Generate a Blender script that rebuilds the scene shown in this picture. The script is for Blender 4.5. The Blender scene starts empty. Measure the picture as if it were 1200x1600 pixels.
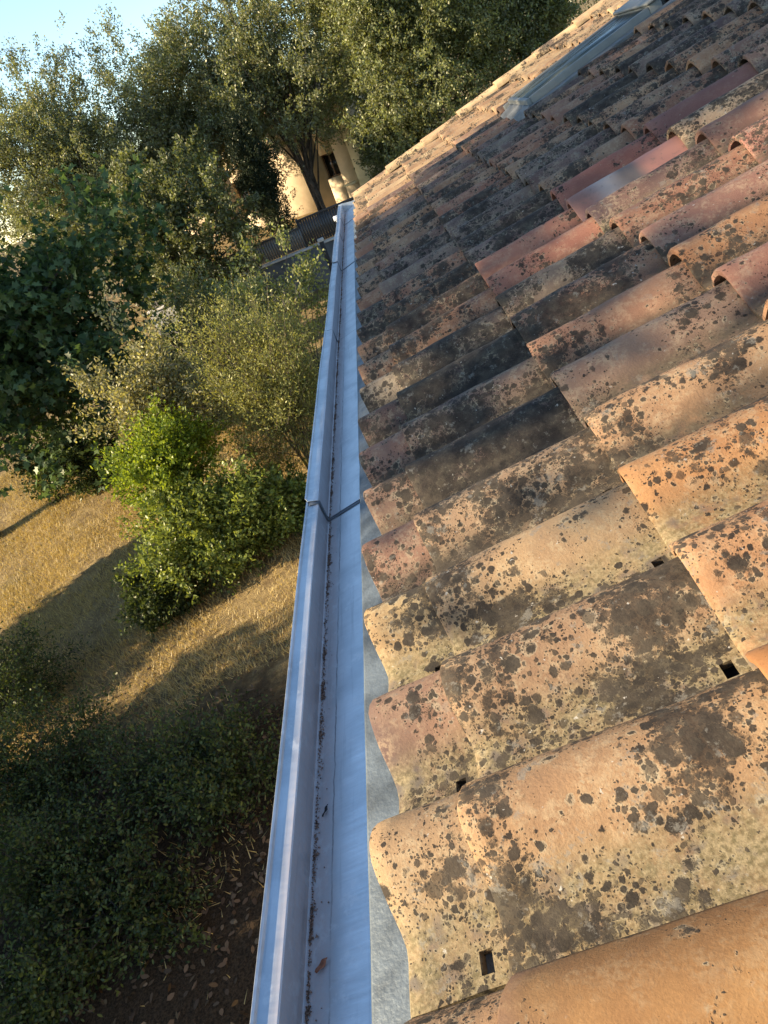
import bpy, bmesh, math, random
import numpy as np
from mathutils import Vector, Matrix

SC = bpy.context.scene
COL = SC.collection
R = math.radians

# ------------------------------------------------------------------ camera
CAM = Vector((0.0, 0.0, 6.0))
cd = bpy.data.cameras.new("camera"); cam = bpy.data.objects.new("camera", cd); COL.objects.link(cam)
cd.sensor_fit = 'VERTICAL'; cd.sensor_height = 36.0; cd.sensor_width = 27.0
cd.lens = 1061.6 / 1600 * 36.0
cd.clip_start = 0.05; cd.clip_end = 2000
_r = Vector((0.938008, -0.041714, -0.344094)); _d = Vector((-0.313636, -0.524765, -0.791362)); _f = Vector((-0.147558, 0.850224, -0.505317))
M = Matrix.Identity(4)
for i in range(3):
    M[i][0] = _r[i]; M[i][1] = -_d[i]; M[i][2] = -_f[i]; M[i][3] = CAM[i]
cam.matrix_world = M
SC.camera = cam

# ------------------------------------------------------------------ sky and sun
SUN_EL = 17.5
SUN_DIR = Vector((1.0, 0.20, 0)).normalized() * math.cos(R(SUN_EL)) + Vector((0, 0, -math.sin(R(SUN_EL))))   # way the light travels
w = bpy.data.worlds.new("World"); SC.world = w; w.use_nodes = True
nt = w.node_tree; bg = nt.nodes["Background"]
sky = nt.nodes.new("ShaderNodeTexSky"); sky.sky_type = 'NISHITA'; sky.sun_disc = False
sky.sun_elevation = R(SUN_EL); sky.sun_rotation = math.atan2(-SUN_DIR.x, -SUN_DIR.y)
sky.altitude = 200; sky.air_density = 1.0; sky.dust_density = 0.1; sky.ozone_density = 2.0
nt.links.new(sky.outputs[0], bg.inputs[0]); bg.inputs[1].default_value = 0.125
ld = bpy.data.lights.new("sun", 'SUN'); ld.energy = 5.0; ld.angle = R(0.53); ld.color = (1.0, 0.82, 0.58)
sun = bpy.data.objects.new("sun", ld); COL.objects.link(sun)
sun.rotation_euler = SUN_DIR.to_track_quat('-Z', 'Y').to_euler()
SC.view_settings.view_transform = 'Standard'; SC.view_settings.look = 'None'
SC.view_settings.exposure = 1.5; SC.view_settings.gamma = 1.0
SC.render.engine = 'CYCLES'
SC.cycles.max_bounces = 6; SC.cycles.transparent_max_bounces = 4
SC.cycles.use_denoising = True

# ------------------------------------------------------------------ helpers
def link(o, parent=None):
    COL.objects.link(o)
    if parent is not None: o.parent = parent
    return o

def tag(o, label=None, cat=None, group=None, kind=None):
    if label: o["label"] = label
    if cat: o["category"] = cat
    if group: o["group"] = group
    if kind: o["kind"] = kind
    return o

def empty(name, loc):
    o = bpy.data.objects.new(name, None); COL.objects.link(o); o.location = loc; o.empty_display_size = 0.2
    return o

def np_mesh(name, V, F, mat=None, smooth=False, attrs=None):
    """V (n,3); F (m,k) equal sized faces or list of such arrays"""
    V = np.asarray(V, dtype=np.float32)
    Fs = F if isinstance(F, list) else [F]
    me = bpy.data.meshes.new(name)
    me.vertices.add(len(V)); me.vertices.foreach_set("co", V.ravel())
    loops = np.concatenate([np.asarray(f, dtype=np.int32).ravel() for f in Fs])
    tot = np.concatenate([np.full(len(f), np.asarray(f).shape[1], dtype=np.int32) for f in Fs])
    start = np.concatenate([[0], np.cumsum(tot)[:-1]]).astype(np.int32)
    me.loops.add(len(loops)); me.loops.foreach_set("vertex_index", loops)
    me.polygons.add(len(tot)); me.polygons.foreach_set("loop_start", start); me.polygons.foreach_set("loop_total", tot)
    if smooth: me.polygons.foreach_set("use_smooth", np.ones(len(tot), dtype=bool))
    if attrs:
        for k, a in attrs.items():
            at = me.attributes.new(k, 'FLOAT', 'FACE'); at.data.foreach_set("value", np.asarray(a, dtype=np.float32))
    me.update(calc_edges=True); me.validate()
    if mat: me.materials.append(mat)
    return me

def np_obj(name, V, F, mat, parent=None, smooth=False, attrs=None):
    return link(bpy.data.objects.new(name, np_mesh(name, V, F, mat, smooth, attrs)), parent)

def box_vf(a, b, base=0):
    (x0, y0, z0), (x1, y1, z1) = a, b
    V = [(x0,y0,z0),(x1,y0,z0),(x1,y1,z0),(x0,y1,z0),(x0,y0,z1),(x1,y0,z1),(x1,y1,z1),(x0,y1,z1)]
    F = [(0,3,2,1),(4,5,6,7),(0,1,5,4),(1,2,6,5),(2,3,7,6),(3,0,4,7)]
    return V, [tuple(i+base for i in f) for f in F]

def boxes(name, lst, mat, parent=None, bevel=0.0):
    V, F = [], []
    for a, b in lst:
        v, f = box_vf(a, b, len(V)); V += v; F += f
    o = np_obj(name, V, np.array(F), mat, parent)
    if bevel:
        m = o.modifiers.new("bevel", 'BEVEL'); m.width = bevel; m.segments = 2
    return o

# ------------------------------------------------------------------ materials
class NT:
    def __init__(s, name):
        s.m = bpy.data.materials.new(name); s.m.use_nodes = True; s.t = s.m.node_tree; s.n = s.t.nodes
        s.out = s.n["Material Output"]; s.p = s.n["Principled BSDF"]
    def add(s, typ, **kw):
        n = s.n.new(typ)
        for k, v in kw.items(): setattr(n, k, v)
        return n
    def l(s, a, b): s.t.links.new(a, b)
    def val(s, sock, v):
        if hasattr(v, "is_output"): s.l(v, sock)
        else: sock.default_value = v
    def math(s, op, a, b=0.0, c=None, clamp=False):
        n = s.add("ShaderNodeMath", operation=op); n.use_clamp = clamp
        s.val(n.inputs[0], a); s.val(n.inputs[1], b)
        if c is not None: s.val(n.inputs[2], c)
        return n.outputs[0]
    def mix(s, f, a, b, mode='MIX'):
        n = s.add("ShaderNodeMix", data_type='RGBA', blend_type=mode)
        s.val(n.inputs[0], f)
        for sock, v in ((n.inputs[6], a), (n.inputs[7], b)):
            if isinstance(v, tuple) and len(v) == 3: v = v + (1,)
            s.val(sock, v)
        return n.outputs[2]
    def noise(s, vec, scale, detail=3.0, rough=0.55):
        n = s.add("ShaderNodeTexNoise"); n.inputs["Scale"].default_value = scale; n.inputs["Detail"].default_value = detail
        n.inputs["Roughness"].default_value = rough
        if vec is not None: s.l(vec, n.inputs["Vector"])
        return n.outputs["Fac"]
    def ramp(s, f, lo, hi, a=0.0, b=1.0):
        n = s.add("ShaderNodeMapRange"); s.val(n.inputs[0], f)
        for i, v in ((1, lo), (2, hi), (3, a), (4, b)): s.val(n.inputs[i], v)
        n.interpolation_type = 'SMOOTHSTEP'
        return n.outputs[0]
    def coords(s, kind="Object"):
        return s.add("ShaderNodeTexCoord").outputs[kind]
    def vadd(s, a, b):
        n = s.add("ShaderNodeVectorMath", operation='ADD'); s.val(n.inputs[0], a); s.val(n.inputs[1], b); return n.outputs[0]
    def vmul(s, a, b):
        n = s.add("ShaderNodeVectorMath", operation='MULTIPLY'); s.val(n.inputs[0], a); s.val(n.inputs[1], b); return n.outputs[0]
    def bump(s, h, strength=0.3, dist=0.01):
        n = s.add("ShaderNodeBump"); n.inputs["Strength"].default_value = strength; n.inputs["Distance"].default_value = dist
        s.l(h, n.inputs["Height"]); return n.outputs[0]

def simple(name, col, rough=0.8, metal=0.0, var=0.12, scale=6.0, bump=0.15, bdist=0.004):
    k = NT(name); v = k.coords()
    f = k.noise(v, scale, 5)
    c = k.mix(k.ramp(f, 0.3, 0.7), tuple(x * (1 - var) for x in col), tuple(min(1, x * (1 + var)) for x in col))
    k.l(c, k.p.inputs["Base Color"]); k.p.inputs["Roughness"].default_value = rough; k.p.inputs["Metallic"].default_value = metal
    if bump: k.l(k.bump(k.noise(v, scale * 8, 4), bump, bdist), k.p.inputs["Normal"])
    return k.m

def tile_material(new=False):
    k = NT("new_terracotta" if new else "weathered_terracotta")
    oi = k.add("ShaderNodeObjectInfo")
    obj = k.coords()
    off = k.add("ShaderNodeCombineXYZ")
    k.l(k.math('MULTIPLY', oi.outputs["Random"], 57.0), off.inputs[0]); k.l(k.math('MULTIPLY', oi.outputs["Random"], 131.0), off.inputs[1])
    k.l(k.math('MULTIPLY', oi.outputs["Random"], 23.0), off.inputs[2])
    v = k.vadd(obj, off.outputs[0])
    sep = k.add("ShaderNodeSeparateXYZ"); k.l(obj, sep.inputs[0])
    X, Y = sep.outputs[0], sep.outputs[1]
    lich = oi.outputs["Alpha"]
    base = oi.outputs["Color"]
    big = k.noise(v, 5.0, 3); mid = k.noise(v, 22.0, 5, 0.65); fine = k.noise(v, 260.0, 3, 0.7)
    c = k.mix(k.ramp(big, 0.35, 0.68), k.mix(1.0, base, (0.84, 0.76, 0.72), 'MULTIPLY'), k.mix(1.0, base, (1.14, 1.10, 1.0), 'MULTIPLY'))
    c = k.mix(k.ramp(fine, 0.35, 0.75, 0.0, 0.35), c, k.mix(1.0, c, (0.62, 0.58, 0.55), 'MULTIPLY'))
    if new:
        # kiln-marked new tile: pale end, smoky band, pink head
        t = k.math('ADD', X, k.math('MULTIPLY', k.math('SUBTRACT', big, 0.5), 0.10))
        c = k.mix(k.ramp(t, 0.02, 0.13), c, (0.27, 0.235, 0.215)); c = k.mix(k.ramp(t, 0.13, 0.20), c, (0.085, 0.074, 0.072))
        c = k.mix(k.ramp(t, 0.22, 0.29), c, (0.34, 0.155, 0.115))
        c = k.mix(k.ramp(k.noise(v, 60.0, 4, 0.7), 0.55, 0.72, 0.0, 0.5), c, (0.12, 0.095, 0.075))
        k.l(c, k.p.inputs["Base Color"]); k.p.inputs["Roughness"].default_value = 0.85
        k.l(k.bump(fine, 0.12, 0.002), k.p.inputs["Normal"]); return k.m
    # smoky kiln patch near the butt on some tiles
    r2 = k.math('FRACT', k.math('MULTIPLY', oi.outputs["Random"], 17.3))
    burn = k.math('MULTIPLY', k.ramp(k.noise(v, 3.4, 2), 0.56, 0.74), k.ramp(r2, 0.45, 0.7, 0.0, 0.85))
    mark = k.math('MULTIPLY', k.math('COMPARE', oi.outputs['Object Index'], 1.0, 0.4), k.ramp(k.math('ADD', X, k.math('MULTIPLY', k.math('SUBTRACT', big, 0.5), 0.16)), 0.10, 0.0, 0.0, 0.75))
    burn = k.math('MAXIMUM', burn, mark)
    c = k.mix(burn, c, (0.06, 0.042, 0.044))
    grain0 = k.noise(v, 300.0, 3, 0.8)
    # pale yellow crustose film
    film = k.math('MULTIPLY', k.ramp(mid, 0.44, 0.62), k.ramp(k.noise(v, 120.0, 4, 0.7), 0.40, 0.56))
    film = k.math('MULTIPLY', film, k.ramp(lich, 0.05, 0.55, 0.1, 0.62))
    c = k.mix(film, c, k.mix(0.55, k.mix(1.0, base, (1.35, 1.30, 1.25), 'MULTIPLY'), (0.35, 0.285, 0.17)))
    # dirt and moss lying in the trough, with shade painted in on mid-roof tiles
    trough = k.math('MULTIPLY', k.ramp(k.math('ADD', Y, k.math('MULTIPLY', k.math('SUBTRACT', mid, 0.5), 0.06)), -0.052, -0.092), k.ramp(k.math('ADD', mid, k.math('MULTIPLY', grain0, 0.5)), 0.45, 0.85, 0.35, 1.0))
    trough = k.math('MULTIPLY', trough, k.ramp(lich, 0.02, 0.4, 0.25, 0.85))
    tc = k.mix(k.ramp(k.noise(v, 150.0, 3, 0.7), 0.35, 0.65), (0.095, 0.084, 0.040), (0.26, 0.21, 0.115))
    tc = k.mix(k.ramp(k.noise(v, 30.0, 3), 0.5, 0.7), tc, (0.085, 0.078, 0.066))
    tc = k.mix(k.math('COMPARE', oi.outputs['Object Index'], 2.0, 0.4), tc, k.mix(0.78, tc, (0.030, 0.026, 0.022)))  # mid-roof troughs darkened further to stand for shade between the humps
    c = k.mix(trough, c, tc)
    # round black lichens: three sizes, in colonies
    warp = k.add("ShaderNodeTexNoise"); warp.inputs["Scale"].default_value = 120.0; warp.inputs["Detail"].default_value = 4.0; k.l(v, warp.inputs["Vector"])
    wv = k.vadd(v, k.vmul(warp.outputs["Color"], (0.009, 0.009, 0.009)))
    grain = k.noise(v, 420.0, 2, 0.8)
    spots = None
    crust = k.noise(v, 34.0, 9, 0.78)
    colony = k.noise(v, 6.0, 4, 0.62)
    for sc, rmax, lo in ((30.0, 0.50, 0.04), (52.0, 0.52, -0.04), (100.0, 0.52, -0.06), (240.0, 0.50, -0.08)):
        vo = k.add("ShaderNodeTexVoronoi"); vo.inputs["Scale"].default_value = sc; k.l(wv, vo.inputs["Vector"])
        rs = k.add("ShaderNodeSeparateColor"); k.l(vo.outputs["Color"], rs.inputs[0])
        # colony strength raises both how many cells carry a spot and how large it is
        a = k.math('ADD', k.math('MULTIPLY', lich, 1.22), k.math('MULTIPLY', k.math('SUBTRACT', colony, 0.5), 3.8))
        a = k.math('SUBTRACT', a, lo + 0.06)
        rad = k.math('MULTIPLY', k.math('MULTIPLY', k.math('SUBTRACT', a, k.math('MULTIPLY', rs.outputs[0], 0.85)), 1.9, clamp=True), rmax)
        d = k.math('SUBTRACT', rad, vo.outputs["Distance"])
        d = k.math('ADD', d, k.math('MULTIPLY', k.math('SUBTRACT', grain, 0.5), 0.26 if sc < 200 else 0.1))
        s = k.math('MULTIPLY', k.ramp(d, 0.0, 0.13), k.ramp(rs.outputs[1], 0.0, 0.5, 0.72, 1.0))
        spots = s if spots is None else k.math('MAXIMUM', spots, s)
        if sc < 110:
            rim = k.math('MULTIPLY', k.ramp(d, -0.12, -0.02), k.ramp(rs.outputs[2], 0.6, 1.0, 0.0, 0.4)); rim = k.math('MULTIPLY', rim, k.ramp(rad, 0.05, 0.15))
            c = k.mix(rim, c, (0.36, 0.31, 0.20))
    cs = k.math('ADD', crust, k.math('ADD', k.math('MULTIPLY', k.math('SUBTRACT', colony, 0.5), 1.15), k.math('MULTIPLY', k.math('SUBTRACT', lich, 0.5), 0.34)))
    spots = k.math('MAXIMUM', spots, k.math('MULTIPLY', k.ramp(cs, 0.555, 0.655), 0.92))
    speck = k.noise(v, 330.0, 2, 0.8)
    sc_ = k.mix(k.ramp(mid, 0.35, 0.65), (0.016, 0.0135, 0.011), (0.052, 0.041, 0.029))
    sc_ = k.mix(k.ramp(speck, 0.60, 0.75, 0.0, 0.4), sc_, (0.11, 0.088, 0.06))
    c = k.mix(k.math('MULTIPLY', spots, 0.95), c, sc_)
    gc = k.math('MULTIPLY', k.ramp(k.noise(k.vadd(v, (3.1, 7.7, 1.3)), 26.0, 7, 0.75), 0.575, 0.64), k.ramp(lich, 0.2, 0.6, 0.0, 0.55))
    c = k.mix(gc, c, (0.20, 0.185, 0.15))
    # whitish crusts and droppings
    wh = k.math('MULTIPLY', k.ramp(k.noise(v, 75.0, 3, 0.6), 0.70, 0.73), k.ramp(lich, 0.2, 0.7, 0.0, 0.8))
    c = k.mix(wh, c, (0.42, 0.39, 0.33))
    k.l(c, k.p.inputs["Base Color"]); k.p.inputs["Roughness"].default_value = 0.9; k.p.inputs["Specular IOR Level"].default_value = 0.25
    h = k.math('ADD', k.math('MULTIPLY', fine, k.ramp(lich, 0.1, 0.5, 0.18, 0.5)), k.math('ADD', k.math('MULTIPLY', spots, 0.6), k.math('MULTIPLY', mid, k.ramp(lich, 0.1, 0.5, 0.15, 1.2))))
    k.l(k.bump(h, 0.45, 0.004), k.p.inputs["Normal"])
    return k.m

def zinc_material():
    k = NT("zinc_sheet"); v = k.coords()
    sep = k.add("ShaderNodeSeparateXYZ"); k.l(v, sep.inputs[0])
    st = k.noise(k.vmul(v, (60.0, 3.0, 60.0)), 1.0, 4, 0.6)
    brush = k.noise(k.vmul(v, (9.0, 160.0, 9.0)), 1.0, 3, 0.6)
    blot = k.noise(v, 9.0, 4)
    c = k.mix(k.ramp(blot, 0.3, 0.7), (0.46, 0.49, 0.51), (0.61, 0.635, 0.65))
    # dust washed down beside the groove (groove is at x = 0)
    d = k.math('ABSOLUTE', k.math('SUBTRACT', k.math('ADD', sep.outputs[0], k.math('MULTIPLY', k.math('SUBTRACT', st, 0.5), 0.02)), 0.016))
    dust = k.math('MULTIPLY', k.ramp(d, 0.034, 0.010), k.ramp(k.noise(v, 90.0, 5, 0.75), 0.25, 0.62, 0.35, 0.95))
    c = k.mix(dust, c, (0.52, 0.45, 0.43))
    tide = k.math('ABSOLUTE', k.math('SUBTRACT', k.math('ADD', sep.outputs[0], k.math('MULTIPLY', k.math('SUBTRACT', k.noise(v, 22.0, 4), 0.5), 0.008)), 0.043))
    c = k.mix(k.math('MULTIPLY', k.ramp(tide, 0.0022, 0.0004), k.ramp(blot, 0.35, 0.6, 0.0, 0.75)), c, (0.14, 0.13, 0.14))
    c = k.mix(k.math('MULTIPLY', k.ramp(st, 0.55, 0.72), 0.45), c, (0.30, 0.32, 0.34))
    ox = k.math('MULTIPLY', k.ramp(k.noise(v, 26.0, 7, 0.72), 0.52, 0.64), k.ramp(k.noise(v, 3.0, 2), 0.4, 0.6, 0.15, 0.7))
    c = k.mix(ox, c, (0.62, 0.63, 0.63))
    k.l(c, k.p.inputs["Base Color"])
    k.l(k.math('SUBTRACT', 0.80, k.math('MULTIPLY', k.math('MAXIMUM', dust, ox), 0.65)), k.p.inputs["Metallic"])
    k.l(k.ramp(brush, 0.2, 0.8, 0.34, 0.56), k.p.inputs["Roughness"])
    k.l(k.bump(k.math('ADD', k.math('MULTIPLY', brush, 0.25), k.noise(v, 5.0, 2)), 0.22, 0.006), k.p.inputs["Normal"])
    return k.m

def leaf_material(name, dark, light, trans=0.3, gloss=0.06, back=None):
    k = NT(name); k.n.remove(k.p)
    a = k.add("ShaderNodeAttribute", attribute_name="tint")
    c = k.mix(a.outputs["Fac"], dark, light)
    if back:
        g = k.add("ShaderNodeNewGeometry"); c = k.mix(g.outputs["Backfacing"], c, k.mix(0.6, c, back))
    di = k.add("ShaderNodeBsdfDiffuse"); k.l(c, di.inputs[0])
    tr = k.add("ShaderNodeBsdfTranslucent"); k.l(k.mix(1.0, c, (1.35, 1.25, 0.55), 'MULTIPLY'), tr.inputs[0])
    gl = k.add("ShaderNodeBsdfGlossy"); gl.inputs["Roughness"].default_value = 0.42; gl.inputs[0].default_value = (0.75, 0.72, 0.6, 1)
    m1 = k.add("ShaderNodeMixShader"); m1.inputs[0].default_value = trans; k.l(di.outputs[0], m1.inputs[1]); k.l(tr.outputs[0], m1.inputs[2])
    m2 = k.add("ShaderNodeMixShader"); m2.inputs[0].default_value = gloss; k.l(m1.outputs[0], m2.inputs[1]); k.l(gl.outputs[0], m2.inputs[2])
    k.l(m2.outputs[0], k.out.inputs[0])
    return k.m

def ground_material():
    k = NT("dry_lawn"); v = k.coords()
    a = k.noise(v, 0.55, 4, 0.6); b = k.noise(v, 3.2, 6, 0.7); f = k.noise(v, 40.0, 4, 0.75)
    c = k.mix(k.ramp(b, 0.3, 0.7), (0.19, 0.13, 0.06), (0.44, 0.32, 0.14))
    c = k.mix(k.ramp(f, 0.35, 0.7, 0.0, 0.7), c, (0.10, 0.07, 0.04))
    c = k.mix(k.ramp(a, 0.52, 0.72, 0.0, 0.55), c, (0.12, 0.10, 0.045))
    sp = k.add("ShaderNodeSeparateXYZ"); k.l(v, sp.inputs[0])
    shade_soil = k.ramp(k.math('ADD', sp.outputs[1], k.math('ADD', k.math('MULTIPLY', a, 3.0), k.math('MULTIPLY', b, 2.0))), 10.2, 8.2)
    c = k.mix(shade_soil, c, k.mix(k.ramp(f, 0.35, 0.65), (0.022, 0.016, 0.010), (0.075, 0.050, 0.028)))  # near ground darkened: deep shade painted in together with leaf-mould soil
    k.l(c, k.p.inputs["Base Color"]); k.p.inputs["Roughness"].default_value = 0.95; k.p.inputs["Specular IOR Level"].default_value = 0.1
    k.l(k.bump(k.math('ADD', f, b), 0.9, 0.05), k.p.inputs["Normal"])
    return k.m

M_TILE = tile_material(); M_TILE_NEW = tile_material(True)
M_ZINC = zinc_material()
M_STRIP = simple("weathered_galvanised", (0.105, 0.125, 0.135), 0.55, metal=0.3, var=0.35, scale=16.0, bump=0.4)
M_FELT = simple("roofing_felt", (0.022, 0.020, 0.019), 0.95)
M_GROUND = ground_material()
M_STUCCO = simple("stucco_wall", (0.50, 0.41, 0.29), 0.92, scale=3.0, bump=0.3)
M_YSTUCCO = simple("yellow_stucco", (0.60, 0.47, 0.30), 0.92, scale=2.0, bump=0.3)
M_CREAM = simple("cream_render", (0.74, 0.62, 0.38), 0.9, scale=2.5)
M_WOOD = simple("painted_wood", (0.16, 0.10, 0.06), 0.7, scale=12.0)
M_CONC = simple("grey_concrete", (0.13, 0.127, 0.122), 0.9, var=0.3, scale=1.6, bump=0.35)
M_COPE = simple("pale_coping", (0.50, 0.48, 0.44), 0.85, scale=4.0)
M_FENCE = simple("dark_grey_metal", (0.060, 0.056, 0.055), 0.5, metal=0.3, scale=4.0)
M_FENCE2 = simple("light_grey_metal", (0.13, 0.128, 0.122), 0.55, metal=0.2, scale=4.0)
M_BLACK = simple("black_paint", (0.016, 0.016, 0.018), 0.6, scale=9.0)
M_WHITE = simple("white_plastic", (0.75, 0.75, 0.74), 0.45, scale=9.0)
M_LEAD = simple("lead_flashing", (0.13, 0.13, 0.12), 0.7, metal=0.0, var=0.25, scale=14.0, bump=0.5)
M_ALU = simple("grey_aluminium", (0.17, 0.17, 0.15), 0.6, metal=0.0, scale=10.0)
M_BARK = simple("grey_bark", (0.070, 0.055, 0.042), 0.95, var=0.4, scale=9.0, bump=0.8, bdist=0.02)
M_TWIG = simple("pale_twig", (0.15, 0.12, 0.075), 0.9, var=0.3, scale=20.0)
M_DRY = simple("dry_brown_leaf", (0.34, 0.12, 0.06), 0.8, var=0.3, scale=90.0)
M_DEAD = leaf_material("dead_leaves", (0.045, 0.027, 0.014), (0.19, 0.12, 0.065), 0.1, 0.03)
M_GRASS = leaf_material("straw_grass", (0.27, 0.19, 0.075), (0.66, 0.51, 0.22), 0.30, 0.03)
M_GRIT = leaf_material("gutter_grit", (0.075, 0.044, 0.030), (0.42, 0.26, 0.19), 0.0, 0.02)
M_HOLM = leaf_material("holm_oak_leaf", (0.066, 0.086, 0.034), (0.310, 0.335, 0.142), 0.36, 0.05, back=(0.20, 0.19, 0.13))
M_HOLM2 = leaf_material("olive_green_leaf", (0.058, 0.078, 0.027), (0.290, 0.315, 0.112), 0.34, 0.04, back=(0.16, 0.16, 0.10))
M_PLANE = leaf_material("plane_leaf", (0.026, 0.054, 0.022), (0.105, 0.160, 0.062), 0.40, 0.03)
M_CYP = leaf_material("cypress_leaf", (0.014, 0.022, 0.012), (0.045, 0.058, 0.028), 0.1, 0.03)
M_YOUNG = leaf_material("young_oak_leaf", (0.140, 0.165, 0.040), (0.410, 0.430, 0.130), 0.40, 0.03, back=(0.24, 0.23, 0.14))
M_PALE = leaf_material("pale_shrub_leaf", (0.150, 0.150, 0.058), (0.440, 0.410, 0.180), 0.36, 0.03, back=(0.26, 0.24, 0.16))
M_BROOM = leaf_material("broom_leaf", (0.105, 0.115, 0.034), (0.400, 0.395, 0.130), 0.40, 0.03)
M_BRIGHT = leaf_material("laurel_leaf", (0.085, 0.130, 0.012), (0.300, 0.370, 0.040), 0.42, 0.03)
M_BUSH = leaf_material("bush_leaf", (0.078, 0.110, 0.022), (0.300, 0.350, 0.080), 0.42, 0.035)
M_IVY = leaf_material("bramble_leaf", (0.017, 0.030, 0.010), (0.095, 0.122, 0.036), 0.32, 0.025)

# glass: dusty skylight pane, reflected trees painted in as a green-grey tint
k = NT("dusty_glass_tree_tint"); v = k.coords()
dn = k.noise(k.vmul(v, (6, 30, 6)), 1.0, 5, 0.7)
k.l(k.mix(k.ramp(dn, 0.35, 0.7), (0.035, 0.043, 0.037), (0.13, 0.145, 0.125)), k.p.inputs["Base Color"])
k.l(k.ramp(dn, 0.3, 0.7, 0.15, 0.45), k.p.inputs["Roughness"]); k.p.inputs["Specular IOR Level"].default_value = 0.15
M_GLASS = k.m
M_DARKGLASS = simple("window_glass", (0.02, 0.022, 0.024), 0.08, bump=0)

# ------------------------------------------------------------------ ground
def gz(x, y):
    x = np.asarray(x, float); y = np.asarray(y, float)
    z = 0.95 * np.clip((y - 11) / 12, 0, 1) ** 1.5
    z = z + 0.05 * np.sin(x * 0.9 + 1.3) * np.sin(y * 0.7) + 0.03 * np.sin(x * 2.3 + y * 1.7)
    z = z + 0.15 * (np.clip(x, -30, -2.0) + 5.0) * np.clip((20 - y) / 6, 0, 1)
    return np.where(y > 24.15, 2.25 + 0.02 * np.clip(y - 24, 0, 60), z)

xs = np.concatenate([[-400, -200, -100, -60, -40, -30], np.arange(-24, 14.01, 0.4), [20, 40, 80, 200, 400]])
ys = np.concatenate([[-400, -150, -60, -30, -15], np.arange(-8, 24.01, 0.4), [24.10, 24.2, 25, 27, 30, 36, 45, 60, 100, 200, 500]])
gx, gy = np.meshgrid(xs, ys)
V = np.stack([gx, gy, gz(gx, gy)], -1).reshape(-1, 3)
nx, ny = len(xs), len(ys)
ii = np.arange(nx * ny).reshape(ny, nx)
F = np.stack([ii[:-1, :-1], ii[:-1, 1:], ii[1:, 1:], ii[1:, :-1]], -1).reshape(-1, 4)
tag(np_obj("ground", V, F, M_GROUND, smooth=True), kind="structure", label="dry sloping lawn below the house")

# ------------------------------------------------------------------ the roof frame of reference
PITCH = R(14.685); CP, SP = math.cos(PITCH), math.sin(PITCH)
UP = Vector((CP, 0, SP)); NR = Vector((-SP, 0, CP))
FOOT = CAM - NR * 0.7113
def rp(s, y, h=0.0): return FOOT + UP * s + Vector((0, y, 0)) + NR * h
ROOF_ROT = Matrix(((CP, 0, -SP), (0, 1, 0), (SP, 0, CP))).to_quaternion()
W = 0.235; HB = 0.072
Y0 = 0.534
COURSES = [-0.489, -0.3546, 0.0486, 0.4517, 0.8436, 1.226, 1.622, 2.02, 2.42]
NMIN, NMAX = -2, 28
YEND = Y0 + W * NMAX + 0.15

house = empty("house", rp(-0.2, 3.0, -6.0)); house.location.z = 0
tag(house, "low pitched terracotta tiled house roof with a skylight, seen from its eave", "house")
HI = house.matrix_world.inverted()
bpy.context.view_layer.update()
def adopt(o, parent):
    o.parent = parent; o.matrix_parent_inverse = parent.matrix_world.inverted(); return o

# deck (felt) both slopes, as thick slabs
S0, S1 = -0.40, 4.4
def slab(pts, th):
    V = [tuple(p) for p in pts] + [tuple(Vector(p) - Vector((0, 0, th))) for p in pts]
    F = [(0,1,2,3),(7,6,5,4),(0,4,5,1),(1,5,6,2),(2,6,7,3),(3,7,4,0)]
    return V, F
ridge = rp(S1, 0, -0.125)
pts = [rp(S0, -1.6, -0.125), rp(S1, -1.6, -0.125), rp(S1, YEND, -0.125), rp(S0, YEND, -0.125)]
V1, F1 = slab(pts, 0.06)
ex = ridge.x + (ridge.x - pts[0].x)
pts2 = [Vector((ridge.x, -1.6, ridge.z)), Vector((ex, -1.6, pts[0].z)), Vector((ex, YEND, pts[0].z)), Vector((ridge.x, YEND, ridge.z))]
V2, F2 = slab(pts2, 0.06)
roof = np_obj("roof", V1 + V2, np.array(F1 + [tuple(i + 8 for i in f) for f in F2]), M_FELT)
adopt(roof, house)

wx = rp(S0, 0, 0).x + 0.14; wz = pts[0].z - 0.07; rz = ridge.z - 0.075
wx2 = ex - 0.2
Vw = []; Fw = []
# hollow walls as four slabs (gables are pentagons)
def wallpent(y0, y1):
    b = len(Vw)
    prof = [(wx, 0 - 0.4), (wx2, -0.4), (wx2, wz), (ridge.x, rz), (wx, wz)]
    for y in (y0, y1):
        for x, z in prof: Vw.append((x, y, z))
    n = 5
    Fw.append(tuple(b + i for i in range(n))); Fw.append(tuple(b + n + i for i in reversed(range(n))))
    for i in range(n): Fw.append((b + i, b + n + i, b + n + (i + 1) % n, b + (i + 1) % n))
me = bpy.data.meshes.new("wall")
wallpent(YEND - 0.35, YEND - 0.13); wallpent(-1.45, -1.23)
for x0, x1 in ((wx, wx + 0.22), (wx2 - 0.22, wx2)):
    v, f = box_vf((x0, -1.23, -0.4), (x1, YEND - 0.35, wz), len(Vw)); Vw += v; Fw += f
me.from_pydata(Vw, [], Fw); me.materials.append(M_STUCCO); me.update()
adopt(link(bpy.data.objects.new("wall", me)), house)
e0 = rp(S0, 0, -0.19)
adopt(boxes("fascia_board", [((e0.x - 0.022, -1.6, e0.z - 0.13), (e0.x - 0.001, YEND, e0.z + 0.045))], M_WOOD), house)

# ------------------------------------------------------------------ roof tiles
def tile_profile(y, H):
    y = np.asarray(y, float)
    far = H * (1 - (np.clip(y, 0, 1) / (0.355 * W)) ** 2.2)
    near = H * (0.5 + 0.5 * np.cos(np.pi * np.clip(-y / (0.43 * W), 0, 1))) ** 0.85
    z = np.where(y >= 0, far, near)
    return z + 0.003 * np.clip((-y - 0.55 * W) / (0.15 * W), 0, 1)

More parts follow.
